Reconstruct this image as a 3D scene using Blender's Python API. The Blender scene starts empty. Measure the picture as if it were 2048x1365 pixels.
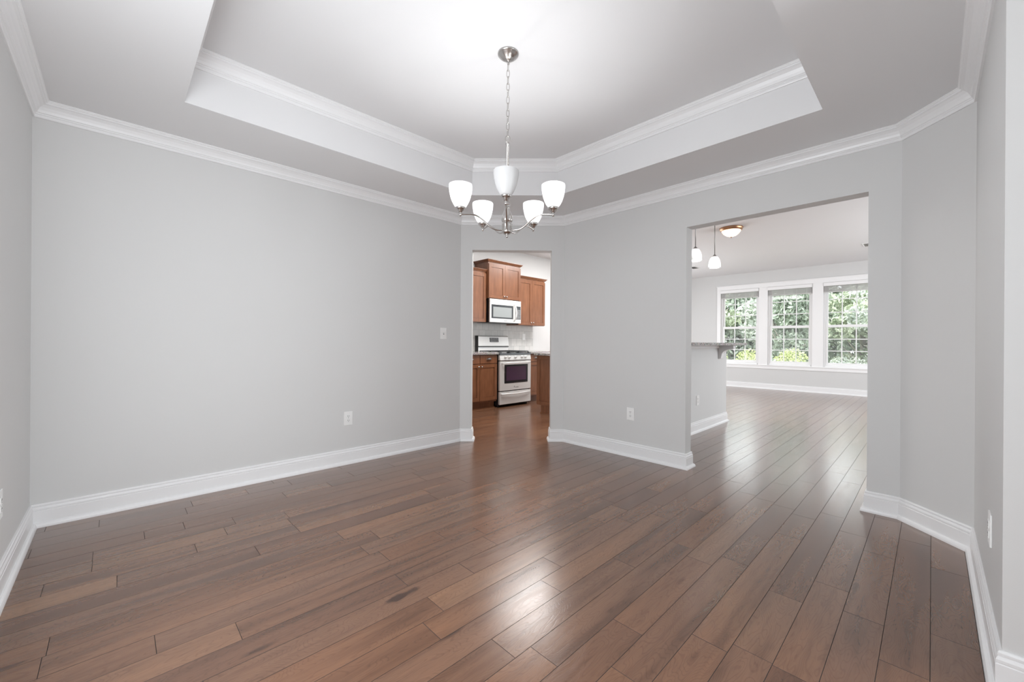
import bpy, math, random
from mathutils import Vector, Matrix
R = math.radians
S = bpy.context.scene
C = S.collection

# ------------------------------------------------------------------ camera
CAM_H = 1.1385
YAW, ROLL = R(45.881), R(0.386)
F_ = Vector((math.cos(YAW), math.sin(YAW), 0)); R_ = Vector((math.sin(YAW), -math.cos(YAW), 0)); U_ = Vector((0, 0, 1))
rr = R_ * math.cos(ROLL) + U_ * math.sin(ROLL); uu = U_ * math.cos(ROLL) - R_ * math.sin(ROLL)
cd = bpy.data.cameras.new('camera'); cam = bpy.data.objects.new('camera', cd); C.objects.link(cam)
M = Matrix((rr, uu, -F_)).transposed().to_4x4(); M.translation = (0, 0, CAM_H)
cam.matrix_world = M
cd.sensor_width = 36; cd.lens = 815.04 / 2048 * 36; cd.shift_y = 1.0 / 2048; cd.clip_start = .02; cd.clip_end = 300
S.camera = cam

# ------------------------------------------------------------------ world, sun, added fill lamps, exposure
w = bpy.data.worlds.new('world'); S.world = w; w.use_nodes = True
w.node_tree.nodes['Background'].inputs[0].default_value = (.93, .97, 1, 1)
w.node_tree.nodes['Background'].inputs[1].default_value = 4.6

def area(name, loc, rot, sx, sy, power, col=(1, 1, 1)):
    l = bpy.data.lights.new(name, 'AREA'); l.shape = 'RECTANGLE'; l.size = sx; l.size_y = sy; l.energy = power; l.color = col
    o = bpy.data.objects.new(name, l); o.location = loc; o.rotation_euler = rot; C.objects.link(o); return o

sl = bpy.data.lights.new('sun', 'SUN'); sl.energy = 4; sl.angle = R(2); sl.color = (1, .97, .9)
so = bpy.data.objects.new('sun', sl); so.rotation_euler = Vector((.25, -1, -1.15)).to_track_quat('-Z', 'Y').to_euler(); C.objects.link(so)
area('fill_left_wall', (-.34, 1.30, 1.30), (0, R(-96), R(13)), 1.5, 1.6, 60, (.93, .965, 1))        # added fill lamp on the unseen part of the left wall
area('fill_entry', (2.55, -2.05, 1.30), (R(98), 0, R(26)), 1.8, 2.0, 100, (.93, .965, 1))                   # added fill lamp in the unseen entry hall
area('fill_nook', (8.6, 5.75, 1.25), (R(-90), 0, 0), 2.4, 2.1, 85, (.92, .965, 1))                  # added fill lamp on the kitchen wall, out of view
area('fill_side', (8.2, -2.12, 1.5), (R(90), 0, 0), 3.6, 1.7, 128, (.92, .965, 1))                    # added fill lamp on the unseen family room side wall
area('kitchen_fill', (4.70, 4.05, 2.925), (0, 0, 0), 1.2, 1.2, 68, (1, .98, .96))  # added ceiling panel, set forward to light the cabinet fronts
area('kitchen_fill', (6.3, 4.3, 2.925), (0, 0, 0), .8, .8, 50, (1, .98, .96))  # second added panel, brightens the kitchen
S.view_settings.view_transform = 'Standard'; S.view_settings.look = 'None'; S.view_settings.gamma = 1
S.view_settings.exposure = 0.27; S.view_settings.use_curve_mapping = False
S.cycles.use_denoising = True
S.cycles.max_bounces = 10; S.cycles.diffuse_bounces = 6; S.cycles.sample_clamp_indirect = 6

# ------------------------------------------------------------------ materials
def mat(name, col=(.8, .8, .8), rough=.5, metal=0, spec=.5, **kw):
    m = bpy.data.materials.new(name); m.use_nodes = True
    b = m.node_tree.nodes['Principled BSDF']
    b.inputs['Base Color'].default_value = (*col, 1); b.inputs['Roughness'].default_value = rough
    b.inputs['Metallic'].default_value = metal; b.inputs['Specular IOR Level'].default_value = spec
    for k, v in kw.items(): b.inputs[k.replace('_', ' ')].default_value = v
    return m

def N(m, t, **kw):
    n = m.node_tree.nodes.new(t)
    for k, v in kw.items():
        if isinstance(k, str) and hasattr(n, k): setattr(n, k, v)
    return n

def L(m, a, b): m.node_tree.links.new(a, b)

def ramp(m, stops):
    n = N(m, 'ShaderNodeValToRGB'); e = n.color_ramp.elements
    while len(e) < len(stops): e.new(.5)
    for i, (p, c) in enumerate(stops): e[i].position = p; e[i].color = (*c, 1)
    return n

def mixc(m, fac, a, b, mode='MIX'):
    n = N(m, 'ShaderNodeMix', data_type='RGBA', blend_type=mode)
    for s, v in ((n.inputs['Factor'], fac), (n.inputs['A'], a), (n.inputs['B'], b)):
        if hasattr(v, 'is_output'): L(m, v, s)
        elif isinstance(v, tuple): s.default_value = (*v, 1)
        else: s.default_value = v
    return n.outputs['Result']

def bump(m, height, strength, dist):
    n = N(m, 'ShaderNodeBump'); n.inputs['Strength'].default_value = strength; n.inputs['Distance'].default_value = dist
    L(m, height, n.inputs['Height']); L(m, n.outputs[0], m.node_tree.nodes['Principled BSDF'].inputs['Normal'])

def paint(name, col, rough, bstr=.08):
    m = mat(name, col, rough, spec=.35)
    t = N(m, 'ShaderNodeTexCoord'); n = N(m, 'ShaderNodeTexNoise'); n.inputs['Scale'].default_value = 220; n.inputs['Detail'].default_value = 2
    L(m, t.outputs['Object'], n.inputs['Vector']); bump(m, n.outputs['Fac'], bstr, .002)
    n2 = N(m, 'ShaderNodeTexNoise'); n2.inputs['Scale'].default_value = 1.3; L(m, t.outputs['Object'], n2.inputs['Vector'])
    c = mixc(m, n2.outputs['Fac'], tuple(x * .985 for x in col), tuple(min(1, x * 1.01) for x in col))
    L(m, c, m.node_tree.nodes['Principled BSDF'].inputs['Base Color'])
    return m

WALL = paint('wall_paint', (.66, .66, .655), .62)
CEIL = paint('ceiling_paint', (.76, .76, .765), .8)
TRIM = mat('white_trim_paint', (.83, .83, .835), .32)
VINYL = mat('white_vinyl', (.88, .88, .88), .35)
NICKEL = mat('brushed_nickel', (.54, .52, .50), .26, 1)
BRONZE = mat('rubbed_bronze', (.42, .24, .14), .35, 1)
DARKMETAL = mat('grey_metal', (.35, .34, .33), .3, 1)
BLACK = mat('black_enamel', (.012, .012, .014), .25)
IRON = mat('cast_iron', (.02, .02, .022), .55)
GREYGLASS = mat('dark_glass', (.05, .055, .06), .06, spec=.9)
OVENGLASS = mat('oven_glass', (.05, .025, .05), .04, spec=1)
PLATE = mat('white_plastic_plate', (.86, .86, .85), .3)
SLOT = mat('slot_dark', (.05, .05, .05), .6)
BLIND = mat('blind_slats', (.62, .61, .6), .5)
MARK = mat('dark_print', (.06, .06, .06), .4)

def steel():
    m = mat('stainless_steel', (.72, .715, .70), .3, .45)
    t = N(m, 'ShaderNodeTexCoord'); mp = N(m, 'ShaderNodeMapping'); mp.inputs['Scale'].default_value = (2, 2, 400)
    n = N(m, 'ShaderNodeTexNoise'); n.inputs['Scale'].default_value = 2; L(m, t.outputs['Object'], mp.inputs['Vector']); L(m, mp.outputs[0], n.inputs['Vector'])
    r = N(m, 'ShaderNodeMapRange'); r.inputs['To Min'].default_value = .24; r.inputs['To Max'].default_value = .4
    L(m, n.outputs['Fac'], r.inputs['Value']); L(m, r.outputs[0], m.node_tree.nodes['Principled BSDF'].inputs['Roughness'])
    return m
STEEL = steel()

def cabinet_wood():
    m = mat('stained_maple', (.3, .14, .07), .3, spec=.55)
    t = N(m, 'ShaderNodeTexCoord'); mp = N(m, 'ShaderNodeMapping'); mp.inputs['Scale'].default_value = (14, 14, 1.6)
    n = N(m, 'ShaderNodeTexNoise'); n.inputs['Scale'].default_value = 2.2; n.inputs['Detail'].default_value = 6; n.inputs['Distortion'].default_value = .6
    L(m, t.outputs['Object'], mp.inputs['Vector']); L(m, mp.outputs[0], n.inputs['Vector'])
    n2 = N(m, 'ShaderNodeTexNoise'); n2.inputs['Scale'].default_value = 5; L(m, t.outputs['Object'], n2.inputs['Vector'])
    c = ramp(m, [(.25, (.145, .058, .027)), (.5, (.182, .073, .034)), (.8, (.235, .10, .049))]); L(m, n.outputs['Fac'], c.inputs[0])
    c2 = mixc(m, .25, c.outputs[0], n2.outputs['Fac'], 'SOFT_LIGHT')
    L(m, c2, m.node_tree.nodes['Principled BSDF'].inputs['Base Color'])
    return m
WOOD = cabinet_wood()
GLAZE = mat('cabinet_groove', (.09, .03, .012), .5)

def granite(name, base):
    m = mat(name, base, .12, spec=.6)
    t = N(m, 'ShaderNodeTexCoord'); n = N(m, 'ShaderNodeTexNoise'); n.inputs['Scale'].default_value = 90; n.inputs['Detail'].default_value = 4
    L(m, t.outputs['Object'], n.inputs['Vector'])
    v = N(m, 'ShaderNodeTexVoronoi'); v.inputs['Scale'].default_value = 130; L(m, t.outputs['Object'], v.inputs['Vector'])
    c = ramp(m, [(.38, tuple(x * .25 for x in base)), (.5, base), (.62, tuple(min(1, x * 1.7) for x in base))]); L(m, n.outputs['Fac'], c.inputs[0])
    c2 = mixc(m, .35, c.outputs[0], v.outputs['Color'], 'SOFT_LIGHT')
    L(m, c2, m.node_tree.nodes['Principled BSDF'].inputs['Base Color'])
    return m
GRANITE = granite('speckled_granite', (.30, .28, .27))

def tile_mat():
    m = mat('grey_travertine_tile', (.6, .6, .58), .4)
    t = N(m, 'ShaderNodeTexCoord'); mp = N(m, 'ShaderNodeMapping'); mp.inputs['Rotation'].default_value = (R(90), 0, 0)
    b = N(m, 'ShaderNodeTexBrick'); b.offset = .5
    b.inputs['Scale'].default_value = 1; b.inputs['Brick Width'].default_value = .15; b.inputs['Row Height'].default_value = .15; b.inputs['Mortar Size'].default_value = .003
    b.inputs['Color1'].default_value = (.56, .56, .545, 1); b.inputs['Color2'].default_value = (.66, .65, .63, 1); b.inputs['Mortar'].default_value = (.42, .42, .41, 1)
    L(m, t.outputs['Object'], mp.inputs['Vector']); L(m, mp.outputs[0], b.inputs['Vector'])
    n = N(m, 'ShaderNodeTexNoise'); n.inputs['Scale'].default_value = 18; n.inputs['Detail'].default_value = 5; L(m, t.outputs['Object'], n.inputs['Vector'])
    c = mixc(m, .3, b.outputs['Color'], n.outputs['Fac'], 'SOFT_LIGHT')
    L(m, c, m.node_tree.nodes['Principled BSDF'].inputs['Base Color'])
    return m
TILE = tile_mat()

def frosted(name, tint=(1, 1, 1), see=.01, k=.35, dif=.72):
    m = bpy.data.materials.new(name); m.use_nodes = True; nt = m.node_tree; nt.nodes.remove(nt.nodes['Principled BSDF'])
    out = nt.nodes['Material Output']
    tr = N(m, 'ShaderNodeBsdfTranslucent'); tr.inputs[0].default_value = (k * tint[0], k * tint[1], k * tint[2], 1)
    di = N(m, 'ShaderNodeBsdfDiffuse'); di.inputs[0].default_value = (.8 * tint[0], .8 * tint[1], .8 * tint[2], 1)
    tp = N(m, 'ShaderNodeBsdfTransparent'); gl = N(m, 'ShaderNodeBsdfGlossy'); gl.inputs['Roughness'].default_value = .25
    a = N(m, 'ShaderNodeMixShader'); a.inputs[0].default_value = dif; L(m, tr.outputs[0], a.inputs[1]); L(m, di.outputs[0], a.inputs[2])
    b = N(m, 'ShaderNodeMixShader'); b.inputs[0].default_value = see; L(m, a.outputs[0], b.inputs[1]); L(m, tp.outputs[0], b.inputs[2])
    fr = N(m, 'ShaderNodeFresnel'); fr.inputs[0].default_value = 1.4
    c = N(m, 'ShaderNodeMixShader'); L(m, fr.outputs[0], c.inputs[0]); L(m, b.outputs[0], c.inputs[1]); L(m, gl.outputs[0], c.inputs[2])
    L(m, c.outputs[0], out.inputs[0]); return m
FROST = frosted('frosted_glass')
ALABASTER = frosted('alabaster_glass', (1, .92, .80), k=.9, dif=.45)

def emit(name, col, s):
    m = bpy.data.materials.new(name); m.use_nodes = True; nt = m.node_tree; nt.nodes.remove(nt.nodes['Principled BSDF'])
    e = N(m, 'ShaderNodeEmission'); e.inputs[0].default_value = (*col, 1); e.inputs[1].default_value = s
    L(m, e.outputs[0], nt.nodes['Material Output'].inputs[0]); return m
BULB = emit('lit_bulb', (.97, .985, 1), 255)
BULB2 = emit('lit_pendant_bulb', (1, .99, .98), 130)
BULB3 = emit('lit_warm_bulb', (1, .84, .62), 110)
BULBOFF = mat('unlit_bulb', (.85, .85, .83), .3)

def pane_mat(name, haze=0.0):
    m = bpy.data.materials.new(name); m.use_nodes = True; nt = m.node_tree; nt.nodes.remove(nt.nodes['Principled BSDF'])
    tp = N(m, 'ShaderNodeBsdfTransparent'); tp.inputs[0].default_value = (.95, .97, .96, 1)
    gl = N(m, 'ShaderNodeBsdfGlossy'); gl.inputs['Roughness'].default_value = .0
    fr = N(m, 'ShaderNodeFresnel'); fr.inputs[0].default_value = 1.45
    a = N(m, 'ShaderNodeMixShader'); L(m, fr.outputs[0], a.inputs[0]); L(m, tp.outputs[0], a.inputs[1]); L(m, gl.outputs[0], a.inputs[2])
    L(m, a.outputs[0], nt.nodes['Material Output'].inputs[0]); return m
PANE = pane_mat('window_glass')

def screen_mat():
    m = bpy.data.materials.new('insect_screen'); m.use_nodes = True; nt = m.node_tree; nt.nodes.remove(nt.nodes['Principled BSDF'])
    tp = N(m, 'ShaderNodeBsdfTransparent'); di = N(m, 'ShaderNodeBsdfDiffuse'); di.inputs[0].default_value = (.35, .35, .36, 1)
    a = N(m, 'ShaderNodeMixShader'); a.inputs[0].default_value = .25; L(m, tp.outputs[0], a.inputs[1]); L(m, di.outputs[0], a.inputs[2])
    L(m, a.outputs[0], nt.nodes['Material Output'].inputs[0]); return m
SCREEN = screen_mat()

def floor_mat():
    m = mat('hardwood_planks', (.2, .1, .06), .3, spec=.5)
    b = m.node_tree.nodes['Principled BSDF']
    t = N(m, 'ShaderNodeTexCoord')
    b.inputs['Coat Weight'].default_value = .6; b.inputs['Coat Roughness'].default_value = .26; b.inputs['Coat IOR'].default_value = 1.5
    at = N(m, 'ShaderNodeAttribute', attribute_name='plank')          # r tone, g hue, b offset
    sp = N(m, 'ShaderNodeSeparateColor'); L(m, at.outputs['Color'], sp.inputs[0])
    off = N(m, 'ShaderNodeCombineXYZ')
    mu = N(m, 'ShaderNodeMath', operation='MULTIPLY'); mu.inputs[1].default_value = 37; L(m, sp.outputs[2], mu.inputs[0])
    mu2 = N(m, 'ShaderNodeMath', operation='MULTIPLY'); mu2.inputs[1].default_value = 91; L(m, sp.outputs[0], mu2.inputs[0])
    L(m, mu.outputs[0], off.inputs[0]); L(m, mu2.outputs[0], off.inputs[1])
    L(m, mu.outputs[0], off.inputs[2])
    ad = N(m, 'ShaderNodeVectorMath', operation='ADD'); L(m, t.outputs['Object'], ad.inputs[0]); L(m, off.outputs[0], ad.inputs[1])
    def scaled(v):
        mp = N(m, 'ShaderNodeMapping'); mp.inputs['Scale'].default_value = v; L(m, ad.outputs[0], mp.inputs['Vector']); return mp.outputs[0]
    # broad figure: contour lines of a stretched noise make cathedral grain
    n1 = N(m, 'ShaderNodeTexNoise'); n1.inputs['Scale'].default_value = 1; n1.inputs['Detail'].default_value = 2.5; n1.inputs['Roughness'].default_value = .5
    L(m, scaled((1.6, 7, 1)), n1.inputs['Vector'])
    k = N(m, 'ShaderNodeMath', operation='MULTIPLY'); k.inputs[1].default_value = 300; L(m, n1.outputs['Fac'], k.inputs[0])
    sn = N(m, 'ShaderNodeMath', operation='SINE'); L(m, k.outputs[0], sn.inputs[0])
    n2 = N(m, 'ShaderNodeTexNoise'); n2.inputs['Scale'].default_value = 1; n2.inputs['Detail'].default_value = 6; n2.inputs['Roughness'].default_value = .65
    n2.inputs['Distortion'].default_value = .35; L(m, scaled((9, 75, 1)), n2.inputs['Vector'])
    n3 = N(m, 'ShaderNodeTexNoise'); n3.inputs['Scale'].default_value = 1; n3.inputs['Detail'].default_value = 3
    L(m, scaled((1.1, 12, 1)), n3.inputs['Vector'])
    base = ramp(m, [(0, (.118, .052, .028)), (.35, (.155, .071, .037)), (.7, (.190, .091, .048)), (1, (.235, .121, .064))]); L(m, sp.outputs[0], base.inputs[0])
    hue = mixc(m, sp.outputs[1], base.outputs[0], (.155, .086, .056)); 
    streak = ramp(m, [(.3, (.52, .48, .46)), (.5, (1, 1, 1)), (.72, (1.22, 1.22, 1.2))]); L(m, n3.outputs['Fac'], streak.inputs[0])
    c = mixc(m, .75, hue, streak.outputs[0], 'MULTIPLY')
    fine = ramp(m, [(.3, (.68, .65, .63)), (.5, (1, 1, 1)), (.75, (1.1, 1.1, 1.1))]); L(m, n2.outputs['Fac'], fine.inputs[0])
    c = mixc(m, .6, c, fine.outputs[0], 'MULTIPLY')
    ring = ramp(m, [(.02, (.66, .62, .6)), (.22, (1, 1, 1))])
    mr = N(m, 'ShaderNodeMapRange'); mr.inputs['From Min'].default_value = -1; L(m, sn.outputs[0], mr.inputs['Value']); L(m, mr.outputs[0], ring.inputs[0])
    c = mixc(m, .42, c, ring.outputs[0], 'MULTIPLY')
    # knots: rare stretched dark spots
    v = N(m, 'ShaderNodeTexVoronoi'); v.inputs['Scale'].default_value = 1; L(m, scaled((1.5, 6.5, 1)), v.inputs['Vector'])
    kn = ramp(m, [(.035, (.3, .24, .22)), (.11, (1, 1, 1))]); L(m, v.outputs['Distance'], kn.inputs[0])
    c = mixc(m, .8, c, kn.outputs[0], 'MULTIPLY')
    # the dark mineral streak in the middle of the floor
    geo = t.outputs['Object']
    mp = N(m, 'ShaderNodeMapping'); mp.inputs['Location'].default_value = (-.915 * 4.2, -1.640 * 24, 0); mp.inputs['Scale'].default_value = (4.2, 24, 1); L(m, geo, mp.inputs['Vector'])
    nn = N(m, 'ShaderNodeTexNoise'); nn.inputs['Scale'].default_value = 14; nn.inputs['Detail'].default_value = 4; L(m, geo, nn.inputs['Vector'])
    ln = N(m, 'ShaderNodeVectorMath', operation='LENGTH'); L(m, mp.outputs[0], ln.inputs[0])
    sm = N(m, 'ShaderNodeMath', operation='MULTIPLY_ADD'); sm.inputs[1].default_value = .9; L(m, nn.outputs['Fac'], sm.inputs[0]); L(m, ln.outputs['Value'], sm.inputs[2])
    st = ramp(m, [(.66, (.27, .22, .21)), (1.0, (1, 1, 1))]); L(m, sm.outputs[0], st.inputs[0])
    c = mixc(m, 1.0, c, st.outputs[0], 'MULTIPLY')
    L(m, c, b.inputs['Base Color'])
    rm = N(m, 'ShaderNodeMapRange'); rm.inputs['To Min'].default_value = .15; rm.inputs['To Max'].default_value = .27
    L(m, n2.outputs['Fac'], rm.inputs['Value']); L(m, rm.outputs[0], b.inputs['Roughness'])
    h = N(m, 'ShaderNodeMath', operation='ADD'); L(m, ring.outputs[0], h.inputs[0]); L(m, n3.outputs['Fac'], h.inputs[1])
    bump(m, h.outputs[0], .16, .0012)
    return m
FLOOR = floor_mat()
GROOVE = mat('plank_gap', (.03, .018, .014), .7)

def leaf_mat(name, c1, c2):
    m = mat(name, c1, .45, spec=.4)
    b = m.node_tree.nodes['Principled BSDF']
    t = N(m, 'ShaderNodeTexCoord'); n = N(m, 'ShaderNodeTexNoise'); n.inputs['Scale'].default_value = 2.2; n.inputs['Detail'].default_value = 5
    L(m, t.outputs['Object'], n.inputs['Vector'])
    c = ramp(m, [(.35, c1), (.65, c2)]); L(m, n.outputs['Fac'], c.inputs[0]); L(m, c.outputs[0], b.inputs['Base Color'])
    b.inputs['Transmission Weight'].default_value = 0
    return m
LEAF_D = leaf_mat('dark_leaves', (.13, .165, .125), (.37, .42, .34))
LEAF_M = leaf_mat('mid_leaves', (.20, .25, .155), (.52, .56, .43))
LEAF_G = leaf_mat('grey_green_leaves', (.24, .27, .24), (.58, .62, .54))
LEAF_Y = leaf_mat('yellow_green_leaves', (.42, .48, .19), (.68, .71, .42))
BARK = mat('grey_bark', (.30, .27, .24), .85)
LAWN = leaf_mat('lawn_grass', (.22, .28, .17), (.36, .40, .27))

# ------------------------------------------------------------------ mesh builder
class MB:
    def __init__(s): s.v = []; s.f = []; s.mi = []; s.sm = []
    def add(s, vs, fs, mi=0, smooth=False):
        o = len(s.v); s.v += [tuple(p) for p in vs]
        for f in fs: s.f.append(tuple(i + o for i in f)); s.mi.append(mi); s.sm.append(smooth)
        return s
    def box(s, a, b, mi=0):
        x0, x1 = sorted((a[0], b[0])); y0, y1 = sorted((a[1], b[1])); z0, z1 = sorted((a[2], b[2]))
        return s.add([(x0, y0, z0), (x1, y0, z0), (x1, y1, z0), (x0, y1, z0), (x0, y0, z1), (x1, y0, z1), (x1, y1, z1), (x0, y1, z1)],
                     [(0, 3, 2, 1), (4, 5, 6, 7), (0, 1, 5, 4), (1, 2, 6, 5), (2, 3, 7, 6), (3, 0, 4, 7)], mi)
    def prism(s, poly, z0, z1, mi=0):
        n = len(poly); A = sum(poly[i][0] * poly[(i + 1) % n][1] - poly[(i + 1) % n][0] * poly[i][1] for i in range(n))
        if A < 0: poly = poly[::-1]
        return s.add([(x, y, z0) for x, y in poly] + [(x, y, z1) for x, y in poly],
                     [tuple(range(n))[::-1], tuple(range(n, 2 * n))] + [(i, (i + 1) % n, n + (i + 1) % n, n + i) for i in range(n)], mi)
    def extrude(s, poly, axis, a, b, mi=0):
        """poly of (u, v) in the plane normal to axis ('x': u=y, v=z; 'y': u=x, v=z), extruded from a to b"""
        n = len(poly)
        P = (lambda u, v, t: (t, u, v)) if axis == 'x' else (lambda u, v, t: (u, t, v))
        fs = [tuple(range(n)), tuple(range(2 * n - 1, n - 1, -1))] + [(i, n + i, n + (i + 1) % n, (i + 1) % n) for i in range(n)]
        return s.add([P(u, v, a) for u, v in poly] + [P(u, v, b) for u, v in poly], fs, mi)
    def lathe(s, prof, c=(0, 0, 0), n=32, mi=0, smooth=True, axis='z'):
        vs = []; fs = []
        for r, z in prof:
            for k in range(n):
                a = 2 * math.pi * k / n; p = (r * math.cos(a), r * math.sin(a), z)
                if axis == 'y': p = (p[0], p[2], p[1])
                if axis == 'x': p = (p[2], p[0], p[1])
                vs.append((c[0] + p[0], c[1] + p[1], c[2] + p[2]))
        m = len(prof)
        for i in range(m - 1):
            for k in range(n):
                q = (i * n + k, i * n + (k + 1) % n, (i + 1) * n + (k + 1) % n, (i + 1) * n + k)
                fs.append(q[::-1] if axis == 'y' else q)
        if prof[0][0] > 1e-6: fs.append(tuple(range(n))[::-1])
        if prof[-1][0] > 1e-6: fs.append(tuple(range((m - 1) * n, m * n)))
        return s.add(vs, fs, mi, smooth)
    def shell(s, prof, c=(0, 0, 0), n=32, mi=0):
        """open surface of revolution, no caps"""
        vs = []; fs = []
        for r, z in prof:
            for k in range(n):
                a = 2 * math.pi * k / n; vs.append((c[0] + r * math.cos(a), c[1] + r * math.sin(a), c[2] + z))
        for i in range(len(prof) - 1):
            for k in range(n): fs.append((i * n + k, i * n + (k + 1) % n, (i + 1) * n + (k + 1) % n, (i + 1) * n + k))
        return s.add(vs, fs, mi, True)
    def tube(s, pts, r, n=10, mi=0, closed=False, caps=True):
        pts = [Vector(p) for p in pts]; m = len(pts); rs = r if isinstance(r, (list, tuple)) else [r] * m
        vs = []; fs = []; up = None
        for i, p in enumerate(pts):
            if closed: t = (pts[(i + 1) % m] - pts[i - 1]).normalized()
            else: t = (pts[min(i + 1, m - 1)] - pts[max(i - 1, 0)]).normalized()
            if up is None: up = Vector((0, 0, 1)) if abs(t.z) < .9 else Vector((1, 0, 0))
            a = t.cross(up).normalized(); b = a.cross(t).normalized(); up = b
            for k in range(n):
                q = 2 * math.pi * k / n; vs.append(p + (a * math.cos(q) + b * math.sin(q)) * rs[i])
        for i in range(m if closed else m - 1):
            j = (i + 1) % m
            for k in range(n): fs.append((i * n + k, i * n + (k + 1) % n, j * n + (k + 1) % n, j * n + k))
        if not closed and caps: fs += [tuple(range(n))[::-1], tuple(range((m - 1) * n, m * n))]
        return s.add(vs, fs, mi, True)
    def sphere(s, c, r, n=16, mi=0, sz=1):
        k = n // 2
        return s.lathe([(max(1e-4, r * math.sin(math.pi * i / k)), -r * sz * math.cos(math.pi * i / k)) for i in range(k + 1)], c, n, mi)
    def build(s, name, m, parent=None, bevel=0, kind=None, smooth_angle=True):
        me = bpy.data.meshes.new(name); me.from_pydata(s.v, [], s.f)
        for x in (m if isinstance(m, (list, tuple)) else [m]): me.materials.append(x)
        me.polygons.foreach_set('material_index', s.mi); me.polygons.foreach_set('use_smooth', s.sm); me.update()
        o = bpy.data.objects.new(name, me); C.objects.link(o)
        if parent: o.parent = parent; o.matrix_parent_inverse = Matrix.Translation(parent_world(parent)).inverted()
        if bevel:
            bv = o.modifiers.new('bevel', 'BEVEL'); bv.width = bevel; bv.segments = 2; bv.limit_method = 'ANGLE'; bv.angle_limit = R(40)
        if kind: o['kind'] = kind
        return o

def parent_world(p):
    return Vector(p.location) if p.parent is None else Vector((0, 0, 0))   # parts keep world coordinates in their mesh

def text(parent, body, size, loc, m):
    cu = bpy.data.curves.new('logo', 'FONT'); cu.body = body; cu.size = size; cu.extrude = .0006
    tmp = bpy.data.objects.new('tmp', cu); C.objects.link(tmp); bpy.context.view_layer.update()
    me = bpy.data.meshes.new_from_object(tmp.evaluated_get(bpy.context.evaluated_depsgraph_get())); bpy.data.objects.remove(tmp)
    me.transform(Matrix.Translation(loc) @ Matrix.Rotation(R(90), 4, 'X')); me.materials.clear(); me.materials.append(m)
    o = bpy.data.objects.new('logo', me); C.objects.link(o); o.parent = parent; o.matrix_parent_inverse = Matrix.Translation(parent_world(parent)).inverted()

def thing(name, label, cat, loc=(0, 0, 0), group=None):
    o = bpy.data.objects.new(name, None); C.objects.link(o); o.location = loc; o['label'] = label; o['category'] = cat
    if group: o['group'] = group
    return o

def tag(o, label, cat, group=None):
    o['label'] = label; o['category'] = cat
    if group: o['group'] = group
    return o

# ------------------------------------------------------------------ plan
H = 2.562; HT = 2.889; HF = 2.94; T = .12
P0 = (-.370, 3.755); P1 = (2.818, 3.755); P2 = (3.678, 2.939); P3 = (3.678, .143); P4 = (3.363, -.1636); P5 = (2.086, -.1636)
XL = P0[0]; YA = P0[1]; XB = P2[0]; YR = P4[1]
OT = 2.179; DT = 2.183; OY1, OY2 = 1.544, .307
XW = 11.60; YK = 5.83; YS = -2.20; XK = 2.50

def wall(name, A, B, outA, outB, z1, openings=(), z0=0, m=WALL):
    """solid wall from A to B (inner face), outer ends outA/outB; openings = (d0, d1, zlo, zhi)"""
    A = Vector(A); B = Vector(B); oA = Vector(outA); oB = Vector(outB); Ln = (B - A).length
    d = (B - A) / Ln; n = Vector((-d.y, d.x))
    if (oA - A).dot(n) < 0: n = -n
    t = abs((oA - A).dot(n))
    inner = lambda s: A if s <= 0 else (B if s >= Ln else A + d * s)
    outer = lambda s: oA if s <= 0 else (oB if s >= Ln else A + d * s + n * t)
    mb = MB(); cuts = sorted({0, Ln} | {x for o in openings for x in o[:2]})
    for a, b in zip(cuts[:-1], cuts[1:]):
        op = [o for o in openings if o[0] <= a + 1e-6 and o[1] >= b - 1e-6]
        spans = [(z0, z1)] if not op else [(z0, op[0][2]), (op[0][3], z1)]
        for lo, hi in spans:
            if hi - lo > 1e-4: mb.prism([tuple(inner(a)), tuple(inner(b)), tuple(outer(b)), tuple(outer(a))], lo, hi)
    return mb.build(name, m, kind='structure')

def off(P, nx, ny): return (P[0] + nx, P[1] + ny)
c1 = T * math.tan(R(22.5))
O0 = off(P0, -T, T); O1 = off(P1, c1, T); O2 = off(P2, T, c1); O3 = off(P3, T, -c1); O4 = off(P4, c1, -T)
wall('wall_left', (XL, YR - T), P0, (XL - T, YR - T), O0, HF, [(.50 + .284, 2.10 + .284, .45, 2.15)])
wall('wall_back_left', P0, P1, O0, O1, HF)
wall('wall_back', P1, P2, O1, O2, HF, [(.132, 1.039, 0, DT)])
wall('wall_back_right', P2, P3, O2, O3, HF, [(P2[1] - OY1, P2[1] - OY2, 0, OT)])
wall('wall_right_corner', P3, P4, O3, O4, HF)
wall('wall_right', P4, (XL, YR), O4, (XL, YR - T), HF, [(P4[0] - 2.086, P4[0] - .35, 0, 2.42)])
wall('wall_partition', (XB, YR - T - .05), (XB, YS), (XB + T, YR - T - .05), (XB + T, YS), HF)
# great room shell
wall('wall_kitchen', (XK, YK), (XW, YK), (XK - T, YK + T), (XW + T, YK + T), HF, [(4.9, 7.3, .05, 2.3)])
wall('wall_windows', (XW, YK), (XW, YS), (XW + T, YK + T), (XW + T, YS - T), HF,
     [(YK - 3.94, YK - 3.04, .60, 2.53), (YK - 2.845, YK - 1.94, .60, 2.53), (YK - 1.735, YK - .835, .60, 2.53)])
wall('wall_side', (XW, YS), (XL - T, YS), (XW + T, YS - T), (XL - T, YS - T), HF, [(XW - 10, XW - 6.4, .65, 2.35), (XW - 3.4, XW - 1.6, .1, 2.4)])
wall('wall_entry', (XL - T, YS), (XL - T, YR - T), (XL - 2 * T, YS), (XL - 2 * T, YR - T), HF)
wall('wall_pantry', (XK, YA + T), (XK, YK), (XK - T, YA + T), (XK - T, YK), HF)
BX1, BY = 6.375, 2.085
wall('wall_peninsula', (XB + T, BY), (BX1, BY), (XB + T, BY + .12), (BX1, BY + .12), 1.106)

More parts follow.
